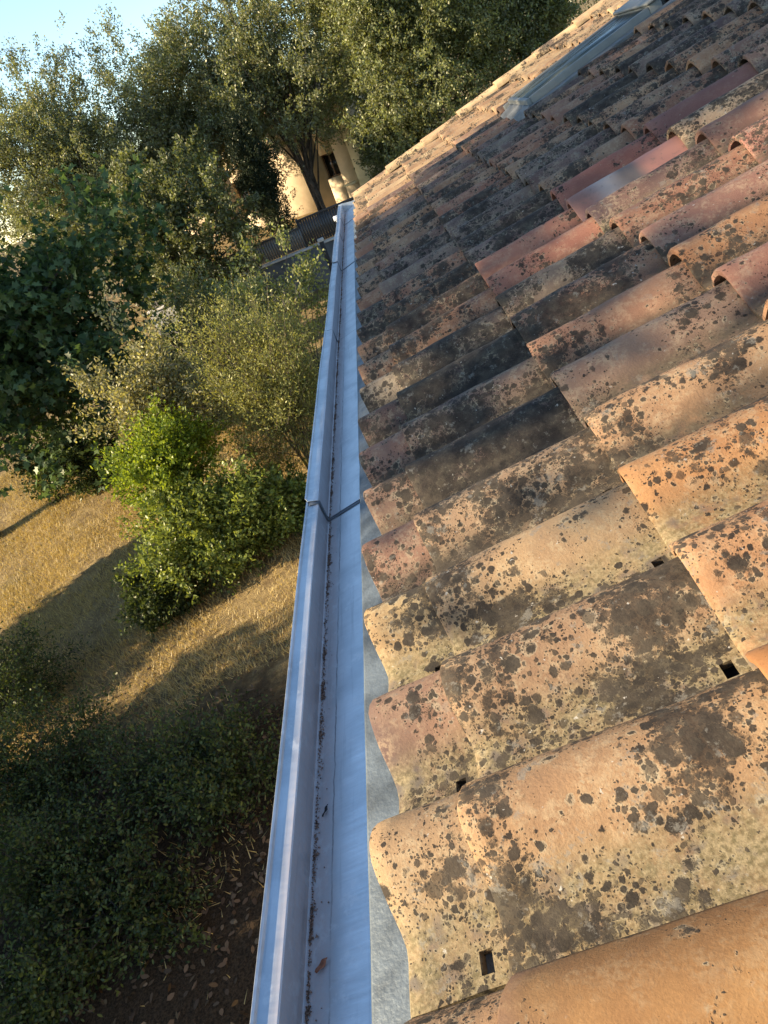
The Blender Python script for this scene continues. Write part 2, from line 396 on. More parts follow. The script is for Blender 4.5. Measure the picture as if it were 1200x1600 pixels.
def tile_vf(seed, L, notch_x=None, cut=False):
    rng = np.random.default_rng(seed)
    yl = np.array([0.335, 0.31, 0.27, 0.22, 0.16, 0.09, 0.02, -0.05, -0.12, -0.19, -0.26, -0.33, -0.40, -0.47, -0.54, -0.655, -0.72]) * W
    xl = [0.0, 0.0035, 0.03, 0.09, 0.16, 0.23, 0.30]
    xl = [x for x in xl if x < L - 0.08]
    if notch_x: xl = [x for x in xl if x < notch_x - 0.02] + [notch_x, notch_x + 0.017]
    xl = np.array(xl + [L])
    nx_, ny_ = len(xl), len(yl)
    edge = np.cumsum(rng.normal(0, 0.0009, ny_)); edge -= edge.mean()
    ph = rng.uniform(0, 6.28, 6)
    top = np.zeros((nx_, ny_, 3)); bot = np.zeros((nx_, ny_, 3))
    for i, x in enumerate(xl):
        H = HB * (1 - 0.27 * x / 0.45)
        z = tile_profile(yl * (1 + 0.02 * math.sin(x * 8 + ph[0])), H) - HB - 0.048 * x
        z = z + 0.0012 * np.sin(x * 23 + yl * 30 + ph[1]) + 0.0009 * np.sin(x * 51 - yl * 70 + ph[2])
        xx = x + edge * (1 if i < 2 else 0)
        zz = z - (0.0035 if i == 0 else 0)
        yy = yl * (1 + (0.02 if i < 3 else 0)) + 0.0015 * math.sin(x * 9 + ph[3])
        top[i] = np.stack([np.full(ny_, 0.0) + xx, yy, zz], -1)
        bot[i] = np.stack([np.full(ny_, 0.0) + xx + (0.001 if i == 0 else 0), yy * 0.985, z - 0.016], -1)
    V = np.concatenate([top.reshape(-1, 3), bot.reshape(-1, 3)])
    ti = np.arange(nx_ * ny_).reshape(nx_, ny_); bi = ti + nx_ * ny_
    F = []
    for i in range(nx_ - 1):
        for j in range(ny_ - 1):
            hole = notch_x and i == nx_ - 3 and j == ny_ - 3
            if hole:
                a, b, c, d = ti[i, j], ti[i, j+1], ti[i+1, j+1], ti[i+1, j]; e, f_, g, h = bi[i, j], bi[i, j+1], bi[i+1, j+1], bi[i+1, j]
                F += [(a, b, f_, e), (b, c, g, f_), (c, d, h, g), (d, a, e, h)]
                continue
            F.append((ti[i, j], ti[i+1, j], ti[i+1, j+1], ti[i, j+1])[::-1]); F.append((bi[i, j], bi[i+1, j], bi[i+1, j+1], bi[i, j+1]))
    for j in range(ny_ - 1):
        F.append((ti[0, j], ti[0, j+1], bi[0, j+1], bi[0, j])[::-1]); F.append((ti[-1, j], ti[-1, j+1], bi[-1, j+1], bi[-1, j]))
    for i in range(nx_ - 1):
        F.append((ti[i, 0], ti[i+1, 0], bi[i+1, 0], bi[i, 0])); F.append((ti[i, -1], ti[i+1, -1], bi[i+1, -1], bi[i, -1])[::-1])
    return V, np.array(F)

def smooth_mesh(name, V, F, mat):
    me = np_mesh(name, V, F, mat, smooth=True)
    bm = bmesh.new(); bm.from_mesh(me); bmesh.ops.recalc_face_normals(bm, faces=bm.faces)
    for e in bm.edges:
        if len(e.link_faces) == 2 and e.calc_face_angle(0) > R(50): e.smooth = False
    bm.to_mesh(me); bm.free()
    return me

MESH_A = [smooth_mesh("eave_tile", *tile_vf(50 + i, 0.19, 0.100), M_TILE) for i in range(4)]
MESH_T = [smooth_mesh("roof_tile", *tile_vf(i, 0.445, 0.366), M_TILE) for i in range(7)]
MESH_N = smooth_mesh("new_tile", *tile_vf(99, 0.445, 0.366), M_TILE_NEW)

rnd = random.Random(7)
PAL = [(0.43, 0.24, 0.135), (0.44, 0.26, 0.15), (0.41, 0.215, 0.13), (0.39, 0.195, 0.125), (0.38, 0.235, 0.15), (0.33, 0.19, 0.13), (0.40, 0.25, 0.155)]
# (course, column): (rgb, lichen)
SPECIAL = {
    (1, -1): ((0.42, 0.235, 0.095), 0.30), (1, 0): ((0.49, 0.315, 0.165), 0.62), (1, 1): ((0.46, 0.305, 0.175), 0.72), (1, 2): ((0.49, 0.34, 0.185), 0.62), (1, 3): ((0.42, 0.29, 0.175), 0.68),
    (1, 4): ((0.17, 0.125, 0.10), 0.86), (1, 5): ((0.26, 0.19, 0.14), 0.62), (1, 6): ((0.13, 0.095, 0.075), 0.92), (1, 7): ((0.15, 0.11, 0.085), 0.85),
    (0, 0): ((0.48, 0.33, 0.18), 0.58), (0, -1): ((0.46, 0.28, 0.15), 0.4), (0, 1): ((0.40, 0.25, 0.16), 0.42), (0, 2): ((0.50, 0.36, 0.18), 0.60), (0, 3): ((0.38, 0.22, 0.15), 0.5),
    (0, 4): ((0.30, 0.19, 0.13), 0.55), (0, 5): ((0.44, 0.25, 0.17), 0.45), (0, 6): ((0.20, 0.13, 0.10), 0.4), (0, 7): ((0.32, 0.26, 0.19), 0.72),
    (2, 0): ((0.52, 0.26, 0.10), 0.10), (2, 1): ((0.48, 0.27, 0.135), 0.54), (2, 2): ((0.50, 0.27, 0.12), 0.50), (2, 3): ((0.46, 0.29, 0.16), 0.60), (2, 4): ((0.38, 0.25, 0.17), 0.48),
    (2, 5): ((0.45, 0.26, 0.16), 0.40), (2, 6): ((0.40, 0.22, 0.14), 0.62), (2, 7): ((0.26, 0.20, 0.15), 0.66), (2, 8): ((0.42, 0.20, 0.14), 0.38), (2, 9): ((0.44, 0.21, 0.14), 0.32),
    (3, 4): ((0.38, 0.20, 0.14), 0.40), (3, 5): ((0.45, 0.24, 0.12), 0.48), (3, 6): ((0.34, 0.19, 0.14), 0.52), (3, 7): ((0.38, 0.20, 0.13), 0.62), (3, 8): ((0.24, 0.15, 0.12), 0.5),
    (3, 10): ((0.40, 0.17, 0.12), 0.18), (4, 7): ((0.40, 0.20, 0.15), 0.55), (4, 8): ((0.36, 0.21, 0.15), 0.32), (4, 9): ((0.46, 0.34, 0.22), 0.55), (4, 10): ((0.36, 0.18, 0.14), 0.15),
}
def place_tile(o, s, y, jit=True):
    j = rnd.gauss
    o.rotation_mode = 'QUATERNION'
    q = ROOF_ROT.copy()
    if jit:
        q = q @ Matrix.Rotation(R(j(0, 0.45)), 3, 'Z').to_quaternion() @ Matrix.Rotation(R(j(0, 0.5)), 3, 'X').to_quaternion() @ Matrix.Rotation(R(j(0, 0.15)), 3, 'Y').to_quaternion()
        p = rp(s + j(0, 0.005), y + j(0, 0.0025), abs(j(0, 0.0012)))
    else: p = rp(s, y)
    o.location = p; o.rotation_quaternion = q

roof_inv = roof.matrix_world.inverted()
SKY = (5.13, 5.84, 0.855, 1.93)    # skylight: y0 y1 s0 s1
tiles = []
for ci, s in enumerate(COURSES):
    for n in range(NMIN, NMAX + 1):
        y = Y0 + W * n - (0.018 if n < 0 else 0.0)
        if 4 <= ci <= 6 and 20 <= n <= 22: continue
        isnew = (ci, n) == (3, 9)
        me = MESH_N if isnew else rnd.choice(MESH_A if ci == 0 else MESH_T)
        o = bpy.data.objects.new("eave_tile" if ci == 0 else "roof_tile", me); link(o)
        place_tile(o, s, y)
        if (ci, n) in SPECIAL: c, li = SPECIAL[(ci, n)]
        elif n > 23: c, li = rnd.choice([(0.52, 0.38, 0.22), (0.50, 0.34, 0.19), (0.46, 0.30, 0.17)]), rnd.uniform(0.35, 0.6)  # far verge columns paler: sunlight put into the tile colour
        else:
            c = rnd.choice(PAL); li = min(0.95, max(0.08, rnd.gauss(0.60, 0.13)))
            if n > 3 and rnd.random() < 0.45: g = sum(c) / 3; c = tuple((0.55 * x + 0.45 * g) * 0.74 for x in c)  # columns in the roof's shaded zone: shade put into the colour, greyer and darker
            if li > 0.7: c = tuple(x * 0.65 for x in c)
        if isnew: c = (0.46, 0.25, 0.19)
        f = rnd.uniform(0.9, 1.1)
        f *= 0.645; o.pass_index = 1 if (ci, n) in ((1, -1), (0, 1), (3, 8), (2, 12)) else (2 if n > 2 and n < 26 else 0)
        o.color = (c[0] * f, c[1] * f * 1.00, c[2] * f * 1.04, li)
        if isnew: o["label"] = "smooth new tile with pale, smoky and pink bands"
        if (ci, n) == (1, -1): o["label"] = "clean smooth ochre tile almost without lichen"
        adopt(o, roof); tiles.append(o)

# courses farther up the slope, out of the picture: one joined part
Vs, Fs = [], []; b = 0
tv, tf = tile_vf(3, 0.445)
for ci in range(5):
    for n in range(NMIN, NMAX + 1):
        p = tv + np.array([2.82 + 0.395 * ci, Y0 + W * n, 0])
        wv_ = np.array(FOOT)[None] + p[:, :1] * np.array(UP)[None] + p[:, 1:2] * np.array([[0, 1, 0]]) + p[:, 2:3] * np.array(NR)[None]
        Vs.append(wv_); Fs.append(tf + b); b += len(tv)
o = link(bpy.data.objects.new("upper_tiles", smooth_mesh("upper_tiles", np.concatenate(Vs), np.concatenate(Fs), M_TILE)))
o.color = (0.42, 0.25, 0.14, 0.5); o["kind"] = "stuff"; adopt(o, roof)

# verge tiles: barrel tiles bedded along the far gable edge, with a side apron
def verge_vf(seed):
    rng = np.random.default_rng(seed)
    ang = np.linspace(-0.15, 1.0, 11)
    prof = [(-0.078 * math.cos(math.pi * a), 0.062 * math.sin(math.pi * max(a, 0)) if a >= 0 else 0.062 * math.sin(math.pi * a)) for a in ang]
    prof = [(-p[0], p[1]) for p in prof]
    xl = [0.0, 0.004, 0.15, 0.30, 0.44]
    V = []; 
    for sh in (1.0, 0.84):
        for i, x in enumerate(xl):
            t = (1 - 0.12 * x / 0.44) * sh * (0.985 if i == 0 and sh == 1 else 1)
            for (y, z) in prof: V.append((x, y * t, z * t - 0.030 * x + rng.normal(0, 0.0006)))
    nx_, ny_ = len(xl), len(prof); ti = np.arange(nx_ * ny_).reshape(nx_, ny_); bi = ti + nx_ * ny_
    F = []
    for i in range(nx_ - 1):
        for j in range(ny_ - 1):
            F.append((ti[i, j], ti[i+1, j], ti[i+1, j+1], ti[i, j+1])); F.append((bi[i, j], bi[i, j+1], bi[i+1, j+1], bi[i+1, j]))
        F.append((ti[i, 0], bi[i, 0], bi[i+1, 0], ti[i+1, 0])); F.append((ti[i, -1], ti[i+1, -1], bi[i+1, -1], bi[i, -1]))
    for j in range(ny_ - 1):
        F.append((ti[0, j], ti[0, j+1], bi[0, j+1], bi[0, j])); F.append((ti[-1, j], bi[-1, j], bi[-1, j+1], ti[-1, j+1]))
    return np.array(V), np.array(F)
MESH_V = [smooth_mesh("verge_tile", *verge_vf(i), M_TILE) for i in range(3)]
for i in range(12):
    s = -0.49 + 0.40 * i
    if s > 4.2: break
    o = link(bpy.data.objects.new("verge_tile", MESH_V[i % 3])); o.rotation_mode = 'QUATERNION'
    o.rotation_quaternion = ROOF_ROT; o.location = rp(s, YEND + 0.005, -0.028 + 0.004 * math.sin(i * 2.1))
    o.color = rnd.choice([(0.52, 0.38, 0.22, 0.4), (0.48, 0.33, 0.19, 0.5)]); adopt(o, roof)
# mortar bed under the verge tiles
a = rp(-0.47, YEND - 0.05, -0.16)
Vm, Fm = slab([rp(-0.47, YEND - 0.05, -0.045), rp(4.3, YEND - 0.05, -0.045), rp(4.3, YEND + 0.055, -0.045), rp(-0.47, YEND + 0.055, -0.045)], 0.14)
adopt(np_obj("mortar_bed", Vm, np.array(Fm), M_STUCCO), roof)

# ------------------------------------------------------------------ skylight
y0_, y1_, s0_, s1_ = SKY
sk = bpy.data.objects.new("roof_window", None); COL.objects.link(sk); sk.location = rp(s0_, (y0_ + y1_) / 2, -0.030); sk.rotation_mode = 'QUATERNION'; sk.rotation_quaternion = ROOF_ROT
bpy.context.view_layer.update(); adopt(sk, house)
sk["label"] = "small grey framed skylight with dusty glass"
bpy.context.view_layer.update()
hw = (y1_ - y0_) / 2; LN = s1_ - s0_; fw = 0.032
def skpart(name, lst, mat, bevel=0.0):
    o = boxes(name, lst, mat, None, bevel); o.parent = sk; return o
skpart("frame", [((0.06, -hw + 0.05, -0.12), (0.06 + fw, hw - 0.05, 0.050)), ((LN - 0.14, -hw + 0.05, -0.12), (LN - 0.06, hw - 0.05, 0.056)),
                 ((0.06 + fw, -hw + 0.05, -0.12), (LN - 0.14, -hw + 0.05 + fw, 0.052)), ((0.06 + fw, hw - 0.05 - fw, -0.12), (LN - 0.14, hw - 0.05, 0.052))], M_ALU, 0.006)
skpart("pane", [((0.06 + fw - 0.004, -hw + 0.05 + fw - 0.004, 0.036), (LN - 0.136, hw - 0.05 - fw + 0.004, 0.044))], M_GLASS)
skpart("top_cover", [((LN - 0.15, -hw + 0.03, 0.058), (LN + 0.02, hw - 0.03, 0.078))], M_ALU, 0.008)
skpart("side_flashing", [((0.02, -hw - 0.055, -0.09), (LN, -hw + 0.049, 0.006))], M_LEAD, 0.005)
skpart("side_flashing", [((0.02, hw - 0.049, -0.10), (LN, hw - 0.008, 0.030))], M_ALU, 0.005)
# crumpled lead apron at the foot
ax = np.linspace(-0.045, 0.062, 9); ay = np.linspace(-hw - 0.01, hw + 0.01, 30)
AX, AY = np.meshgrid(ax, ay, indexing='ij')
t = np.clip((AX + 0.045) / 0.107, 0, 1)
ph = ((AY + rp(s0_, (y0_ + y1_) / 2).y - Y0) / W + 0.5) % 1 - 0.5
AZ = (1 - t) * (tile_profile(ph * W, HB) - HB + 0.001) + t * 0.020
V = np.stack([AX, AY, AZ], -1).reshape(-1, 3); n1, n2 = AX.shape
ii = np.arange(n1 * n2).reshape(n1, n2)
o = np_obj("apron", V, np.stack([ii[:-1, :-1], ii[1:, :-1], ii[1:, 1:], ii[:-1, 1:]], -1).reshape(-1, 4), M_LEAD, smooth=True); o.parent = sk
m = o.modifiers.new("thick", 'SOLIDIFY'); m.thickness = 0.003

# ------------------------------------------------------------------ gutter
G0 = rp(-0.676, 0, -0.100)     # line of the groove
gut = empty("rain_gutter", (G0.x, 3.0, G0.z))
tag(gut, "long blue grey zinc box gutter running along the tile eave", "gutter")
FL = 0.26                     # width of sheet running up under the tiles
def gutter_section(name, ya, yb, lift, seed, skew=0.0):
    rng = np.random.default_rng(seed)
    up = np.array([CP, SP]); 
    prof = [(-0.016, -0.020), (-0.0335, 0.058), (-0.0375, 0.066), (-0.0385, 0.0715), (-0.0360, 0.0755), (-0.0320, 0.0745), (-0.0295, 0.0705), (-0.016, 0.0690), (-0.002, 0.0685),
            (0.0, 0.0665), (-0.0005, 0.040), (-0.0005, 0.010), (0.001, 0.003), (0.006, 0.0012)]
    prof += [tuple(up * d + np.array([0, 0.0002])) for d in (0.02, 0.045, 0.075, 0.11, 0.15, 0.20, FL)]
    prof = np.array(prof); prof[:, 1] += lift; prof[:9, 0] -= lift * 0.6
    nyy = max(6, int((yb - ya) / 0.07)); yv = np.linspace(ya, yb, nyy)
    V = np.zeros((nyy, len(prof), 3))
    ph = rng.uniform(0, 6.28, 4)
    for i, y in enumerate(yv):
        wv = 0.0016 * math.sin(y * 2.3 + ph[0]) + 0.0010 * math.sin(y * 6.1 + ph[1])
        wz_ = 0.0015 * math.sin(y * 1.7 + ph[2])
        k_ = np.ones(len(prof)); k_[11:] = 0.0
        V[i, :, 0] = prof[:, 0] + wv * k_; V[i, :, 1] = y; V[i, :, 2] = prof[:, 1] + wz_ * k_
        if i == 0: V[i, :9, 1] += skew * np.linspace(1, 0, 9)
    V = V.reshape(-1, 3); ii = np.arange(len(V)).reshape(nyy, len(prof))
    F = np.stack([ii[:-1, :-1], ii[:-1, 1:], ii[1:, 1:], ii[1:, :-1]], -1).reshape(-1, 4)
    o = np_obj(name, V, F, M_ZINC, smooth=True)
    o.data.polygons.foreach_set("use_smooth", [True] * len(F))
    m = o.modifiers.new("thick", 'SOLIDIFY'); m.thickness = 0.0012; m.offset = -1
    m = o.modifiers.new("edges", 'EDGE_SPLIT'); m.split_angle = R(40)
    o.location = (G0.x, 0, G0.z)
    bpy.context.view_layer.update(); adopt(o, gut)
    return o
bpy.context.view_layer.update()
secs = [(-1.2, 1.715, 0.0, 0), (1.665, 3.30, 0.0045, 0.035), (3.25, 4.93, 0.0010, 0.0), (4.88, 5.97, 0.0045, 0.0), (5.92, 7.60, 0.0012, 0.0)]
for i, (a, b, lf, skw) in enumerate(secs): gutter_section("gutter_section", a, b, lf, 30 + i, skw)
# mastic-sealed lap joints
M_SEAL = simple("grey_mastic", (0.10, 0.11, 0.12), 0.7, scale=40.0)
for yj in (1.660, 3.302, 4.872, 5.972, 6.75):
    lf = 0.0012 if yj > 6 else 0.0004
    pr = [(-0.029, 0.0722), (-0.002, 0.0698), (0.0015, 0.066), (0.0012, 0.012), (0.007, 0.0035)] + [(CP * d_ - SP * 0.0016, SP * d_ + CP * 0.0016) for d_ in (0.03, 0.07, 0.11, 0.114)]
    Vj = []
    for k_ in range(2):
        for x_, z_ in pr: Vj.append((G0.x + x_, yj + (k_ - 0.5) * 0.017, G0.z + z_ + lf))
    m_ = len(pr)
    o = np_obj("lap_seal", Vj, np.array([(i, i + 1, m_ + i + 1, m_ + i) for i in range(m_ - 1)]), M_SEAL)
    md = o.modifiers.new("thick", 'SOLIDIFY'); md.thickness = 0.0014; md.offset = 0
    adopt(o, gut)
# end cap
pc = [(-0.016, -0.020), (-0.034, 0.060), (-0.036, 0.085), (0.0, 0.088), (0.10, 0.075), (CP * FL, SP * FL + 0.012), (CP * FL, SP * FL), (0.0, -0.004)]
V = [(G0.x + x, 7.60, G0.z + z) for x, z in pc] + [(G0.x + x, 7.603, G0.z + z) for x, z in pc]
me = bpy.data.meshes.new("end_cap"); n = len(pc)
me.from_pydata(V, [], [tuple(range(n)), tuple(reversed(range(n, 2 * n)))] + [(i, n + i, n + (i + 1) % n, (i + 1) % n) for i in range(n)]); me.materials.append(M_ZINC)
adopt(link(bpy.data.objects.new("end_cap", me)), gut)
# white bracket clip on the lip near the far end
adopt(boxes("bracket", [((G0.x - 0.075, 6.88, G0.z + 0.050), (G0.x - 0.030, 6.92, G0.z + 0.090)), ((G0.x - 0.058, 6.885, G0.z - 0.05), (G0.x - 0.044, 6.915, G0.z + 0.050))], M_WHITE, None, 0.004), gut)
# eave strip: thinner sheet over the gutter's back edge, under the tiles
d0, d1 = 0.116, 0.30
Vz = []; yy = np.linspace(-1.2, 7.45, 120)
rng = np.random.default_rng(5)
for y in yy:
    for d, h in ((d0, 0.0052), (d0 + 0.004, 0.0062), (d0 + 0.06, 0.0056), (d1, 0.0056)):
        hh = h + 0.0007 * math.sin(y * 9 + d * 60) + 0.0005 * math.sin(y * 23)
        Vz.append((G0.x + CP * d - SP * hh, y, G0.z + SP * d + CP * hh))
ii = np.arange(len(Vz)).reshape(-1, 4)
o = np_obj("eave_strip", Vz, np.stack([ii[:-1, :-1], ii[:-1, 1:], ii[1:, 1:], ii[1:, :-1]], -1).reshape(-1, 4), M_STRIP, smooth=True)
m = o.modifiers.new("thick", 'SOLIDIFY'); m.thickness = 0.0009; m.offset = -1
adopt(o, gut)

# grit lying in the groove
rng = np.random.default_rng(11); N = 14000
gy_ = rng.uniform(-0.6, 7.5, N); gy_ = gy_ + 0.035 * np.sin(gy_ * 41) + 0.05 * np.sin(gy_ * 13.7 + 2)
dens = 0.35 + 0.65 * (np.sin(gy_ * 3.1) * np.sin(gy_ * 7.7 + 1) * 0.5 + 0.5)
gx_ = 0.006 + np.abs(rng.normal(0, 0.0034, N)) * (0.5 + dens) * np.where(rng.random(N) < 0.02, 4.0, 1.0)
sz = rng.uniform(0.0006, 0.0016, N) * np.where(rng.random(N) < 0.05, 1.7, 1)
tet = np.array([(1, 1, 1), (-1, -1, 1), (-1, 1, -1), (1, -1, -1)]) / 1.3
base = np.stack([gx_, gy_, gx_ * SP / CP + sz * 0.6 + 0.0050 * np.where((gy_ > 1.66) & (gy_ < 3.3) | (gy_ > 4.88) & (gy_ < 5.97), 1, 0.2)], -1)
rot = rng.normal(size=(N, 3, 3)); qm, _ = np.linalg.qr(rot)
V = (np.einsum('nij,kj->nki', qm, tet) * sz[:, None, None] + base[:, None]).reshape(-1, 3) + np.array([[G0.x, 0, G0.z]])
F = (np.array([(0, 1, 2), (0, 3, 1), (0, 2, 3), (1, 3, 2)])[None] + 4 * np.arange(N)[:, None, None]).reshape(-1, 3)
tag(np_obj("gutter_grit", V, F, M_GRIT, attrs={"tint": np.repeat(np.clip(rng.beta(1.8, 1.9, N), 0, 1), 4)}),
    "brown grit and roof debris lying along the gutter groove", "grit", kind="stuff")

def curled_leaf(name, loc, L, Wd, yaw, mat, label, curl=0.5):
    n = 9; V = []
    for i in range(n):
        t = i / (n - 1); wd = Wd * math.sin(math.pi * (0.06 + 0.92 * t)) ** 0.8
        for j in (-1, 0, 1):
            V.append(((t - 0.5) * L, j * wd * 0.5, abs(j) * curl * wd * 0.5 + 0.10 * L * (t - 0.5) ** 2 + 0.002 * math.sin(9 * t + j)))
    ii = np.arange(n * 3).reshape(n, 3)
    o = np_obj(name, V, np.stack([ii[:-1, :-1], ii[1:, :-1], ii[1:, 1:], ii[:-1, 1:]], -1).reshape(-1, 4), mat, smooth=True)
    m = o.modifiers.new("thick", 'SOLIDIFY'); m.thickness = 0.0008
    o.location = loc; o.rotation_euler = (0, -PITCH, yaw)
    tag(o, label, "leaf"); return o
curled_leaf("dry_leaf", (G0.x + 0.031, 0.475, G0.z + 0.012), 0.024, 0.008, R(35), M_DRY, "small curled red brown dry leaf lying in the gutter", 0.5)
curled_leaf("twig_scrap", (G0.x + 0.028, 0.715, G0.z + 0.0115), 0.021, 0.004, R(58), M_BLACK, "tiny black twisted plant scrap lying in the gutter", 0.6)

# ------------------------------------------------------------------ wall, fence and neighbouring house
wall = boxes("retaining_wall", [((-9.0, 24.0, 0.2), (3.0, 24.22, 2.33))], M_CONC)
tag(wall, "grey concrete retaining wall behind the shrubs below the metal fence", "wall")
cop = boxes("coping", [((-9.02, 23.96, 2.333), (3.02, 24.26, 2.40))], M_COPE, None, 0.01); adopt(cop, wall)
fen = empty("metal_fence", (-4.0, 24.1, 2.4)); bpy.context.view_layer.update()
tag(fen, "dark grey metal slat fence standing on the concrete wall", "fence")
slat = None
for i in range(104):
    x = -8.9 + i * 0.085
    top = 3.06 if x < -2.98 else 3.26
    if x > -0.1: break
    if slat is None or abs(x + 2.96) < 0.04:
        v, f = box_vf((-0.037, -0.012, 0.0), (0.037, 0.012, top - 2.44)); slat = np_mesh("slat", v, np.array(f), M_FENCE2 if x < -2.99 else M_FENCE)
    o = link(bpy.data.objects.new("slat", slat)); o.location = (x, 24.10, 2.43); adopt(o, fen)
for nm, lst in (("rail", [((-8.95, 24.06, 3.035), (-3.0, 24.15, 3.085))]), ("rail", [((-2.99, 24.06, 3.245), (0.0, 24.15, 3.30))]), ("rail", [((-8.95, 24.125, 2.52), (0.0, 24.15, 2.56))])):
    adopt(boxes(nm, lst, M_FENCE, None, 0.004), fen)
for x, t_ in ((-8.95, 3.1), (-6.0, 3.1), (-2.995, 3.33), (0.02, 3.33)):
    adopt(boxes("post", [((x - 0.04, 24.13, 2.402), (x + 0.04, 24.20, t_))], M_FENCE, None, 0.005), fen)
pil = empty("gate_post", (-2.42, 23.5, 0.9)); bpy.context.view_layer.update()
tag(pil, "black square post with pale cap in front of the concrete wall", "post")
adopt(boxes("shaft", [((-2.49, 23.43, 0.6), (-2.35, 23.57, 2.50))], M_BLACK, None, 0.01), pil)
adopt(boxes("cap", [((-2.52, 23.40, 2.502), (-2.32, 23.60, 2.60))], M_COPE, None, 0.015), pil)

nb = empty("neighbour_house", (-4.0, 31.0, 2.3)); bpy.context.view_layer.update()
tag(nb, "pale yellow rendered house behind the trees and fence", "house")
X0, X1, YF, ZT = -13.0, -0.72, 31.0, 6.4
# front wall built round its two openings
op = [(-2.36, -1.66, 3.42, 4.35), (-7.2, -6.1, 3.2, 4.6)]
op = sorted(op)
lst = []; cx = X0
for (a, b, z0, z1) in op:
    lst.append(((cx, YF, 2.0), (a, YF + 0.3, ZT))); lst.append(((a, YF, 2.0), (b, YF + 0.3, z0))); lst.append(((a, YF, z1), (b, YF + 0.3, ZT))); cx = b
lst.append(((cx, YF, 2.0), (X1, YF + 0.3, ZT)))
lst.append(((X0, YF + 0.301, 2.0), (X0 + 0.3, YF + 8, ZT))); lst.append(((X1 - 0.3, YF + 0.301, 2.0), (X1, YF + 8, ZT))); lst.append(((X0, YF + 8.0, 2.0), (X1, YF + 8.3, ZT)))
adopt(boxes("wall", lst, M_YSTUCCO), nb)
adopt(boxes("corner_pilaster", [((-0.95, YF - 0.06, 2.0), (-0.42, YF - 0.002, ZT))], M_CREAM, None, 0.01), nb)
for (a, b, z0, z1) in op:
    wn = boxes("window", [((a, YF + 0.16, z0), (a + 0.06, YF + 0.22, z1)), ((b - 0.06, YF + 0.16, z0), (b, YF + 0.22, z1)), ((a + 0.06, YF + 0.16, z1 - 0.06), (b - 0.06, YF + 0.22, z1)), ((a + 0.06, YF + 0.16, z0), (b - 0.06, YF + 0.22, z0 + 0.06)),
                       (((a + b) / 2 - 0.03, YF + 0.161, z0 + 0.06), ((a + b) / 2 + 0.03, YF + 0.219, z1 - 0.06))], M_WOOD)
    adopt(wn, nb)
    pn = boxes("pane", [((a + 0.05, YF + 0.185, z0 + 0.05), (b - 0.05, YF + 0.195, z1 - 0.05))], M_DARKGLASS); bpy.context.view_layer.update(); adopt(pn, wn)
adopt(boxes("awning", [((-1.55, YF - 0.35, 2.98), (-0.98, YF - 0.002, 3.05))], M_CREAM, None, 0.01), nb)
Vr, Fr = slab([Vector((X0 - 0.4, YF - 0.5, 6.35)), Vector((X1 + 0.5, YF - 0.5, 6.35)), Vector((X1 + 0.5, YF + 4.2, 7.6)), Vector((X0 - 0.4, YF + 4.2, 7.6))], 0.12)
Vr2, Fr2 = slab([Vector((X0 - 0.4, YF + 4.2, 7.6)), Vector((X1 + 0.5, YF + 4.2, 7.6)), Vector((X1 + 0.5, YF + 8.8, 6.35)), Vector((X0 - 0.4, YF + 8.8, 6.35))], 0.12)
o = np_obj("roof", Vr + Vr2, np.array(Fr + [tuple(i + 8 for i in f) for f in Fr2]), M_TILE); o.color = (0.42, 0.25, 0.15, 0.3); adopt(o, nb)

nb.rotation_euler = (0, 0, R(-28)); nb.location = (-3.5, 32.6, 2.3)

# ------------------------------------------------------------------ vegetation
LEAF = {
    'diamond': np.array([(0, 0, 0), (0.45, 0.5, 0.12), (1, 0, 0), (0.45, -0.5, 0.12)], float),
    'oval': np.array([(0, 0, 0), (0.28, 0.46, 0.10), (0.68, 0.42, 0.08), (1, 0, -0.05), (0.68, -0.42, 0.08), (0.28, -0.46, 0.10)], float),
    'lobed': np.array([(0, 0, 0), (0.02, 0.42, 0.05), (0.28, 0.26, 0.02), (0.42, 0.62, 0.10), (0.58, 0.22, 0.0), (1, 0, -0.10), (0.58, -0.22, 0.0), (0.42, -0.62, 0.10), (0.28, -0.26, 0.02), (0.02, -0.42, 0.05)], float),
}
def unit(a): return a / (np.linalg.norm(a, axis=-1, keepdims=True) + 1e-9)

def leaves_vf(rng, pos, axis, ln, wd, shape, upbias=0.6):
    n = len(pos); T = LEAF[shape]; m = len(T)
    axis = unit(axis)
    nrm = unit(rng.normal(size=(n, 3)) + np.array([0, 0, upbias * 1.6]))
    side = unit(np.cross(nrm, axis)); nrm = np.cross(axis, side)
    V = pos[:, None] + T[None, :, 0:1] * (axis * ln[:, None])[:, None] + T[None, :, 1:2] * (side * wd[:, None])[:, None] + T[None, :, 2:3] * (nrm * wd[:, None])[:, None]
    F = np.arange(n * m).reshape(n, m)
    return V.reshape(-1, 3), F

def tube(path, radii, sides=6):
    path = np.asarray(path, float); n = len(path)
    tan = unit(np.gradient(path, axis=0))
    ref = np.array([0.3, 1, 0.2]); a = unit(np.cross(tan, ref)); b = np.cross(tan, a)
    th = np.linspace(0, 2 * np.pi, sides, endpoint=False)
    V = path[:, None] + np.asarray(radii)[:, None, None] * (np.cos(th)[None, :, None] * a[:, None] + np.sin(th)[None, :, None] * b[:, None])
    ii = np.arange(n * sides).reshape(n, sides); jj = np.roll(ii, -1, axis=1)
    F = np.stack([ii[:-1], jj[:-1], jj[1:], ii[1:]], -1).reshape(-1, 4)
    return V.reshape(-1, 3), F

def bez(p0, p1, p2, n=7):
    t = np.linspace(0, 1, n)[:, None]
    return (1 - t) ** 2 * p0 + 2 * t * (1 - t) * p1 + t ** 2 * p2

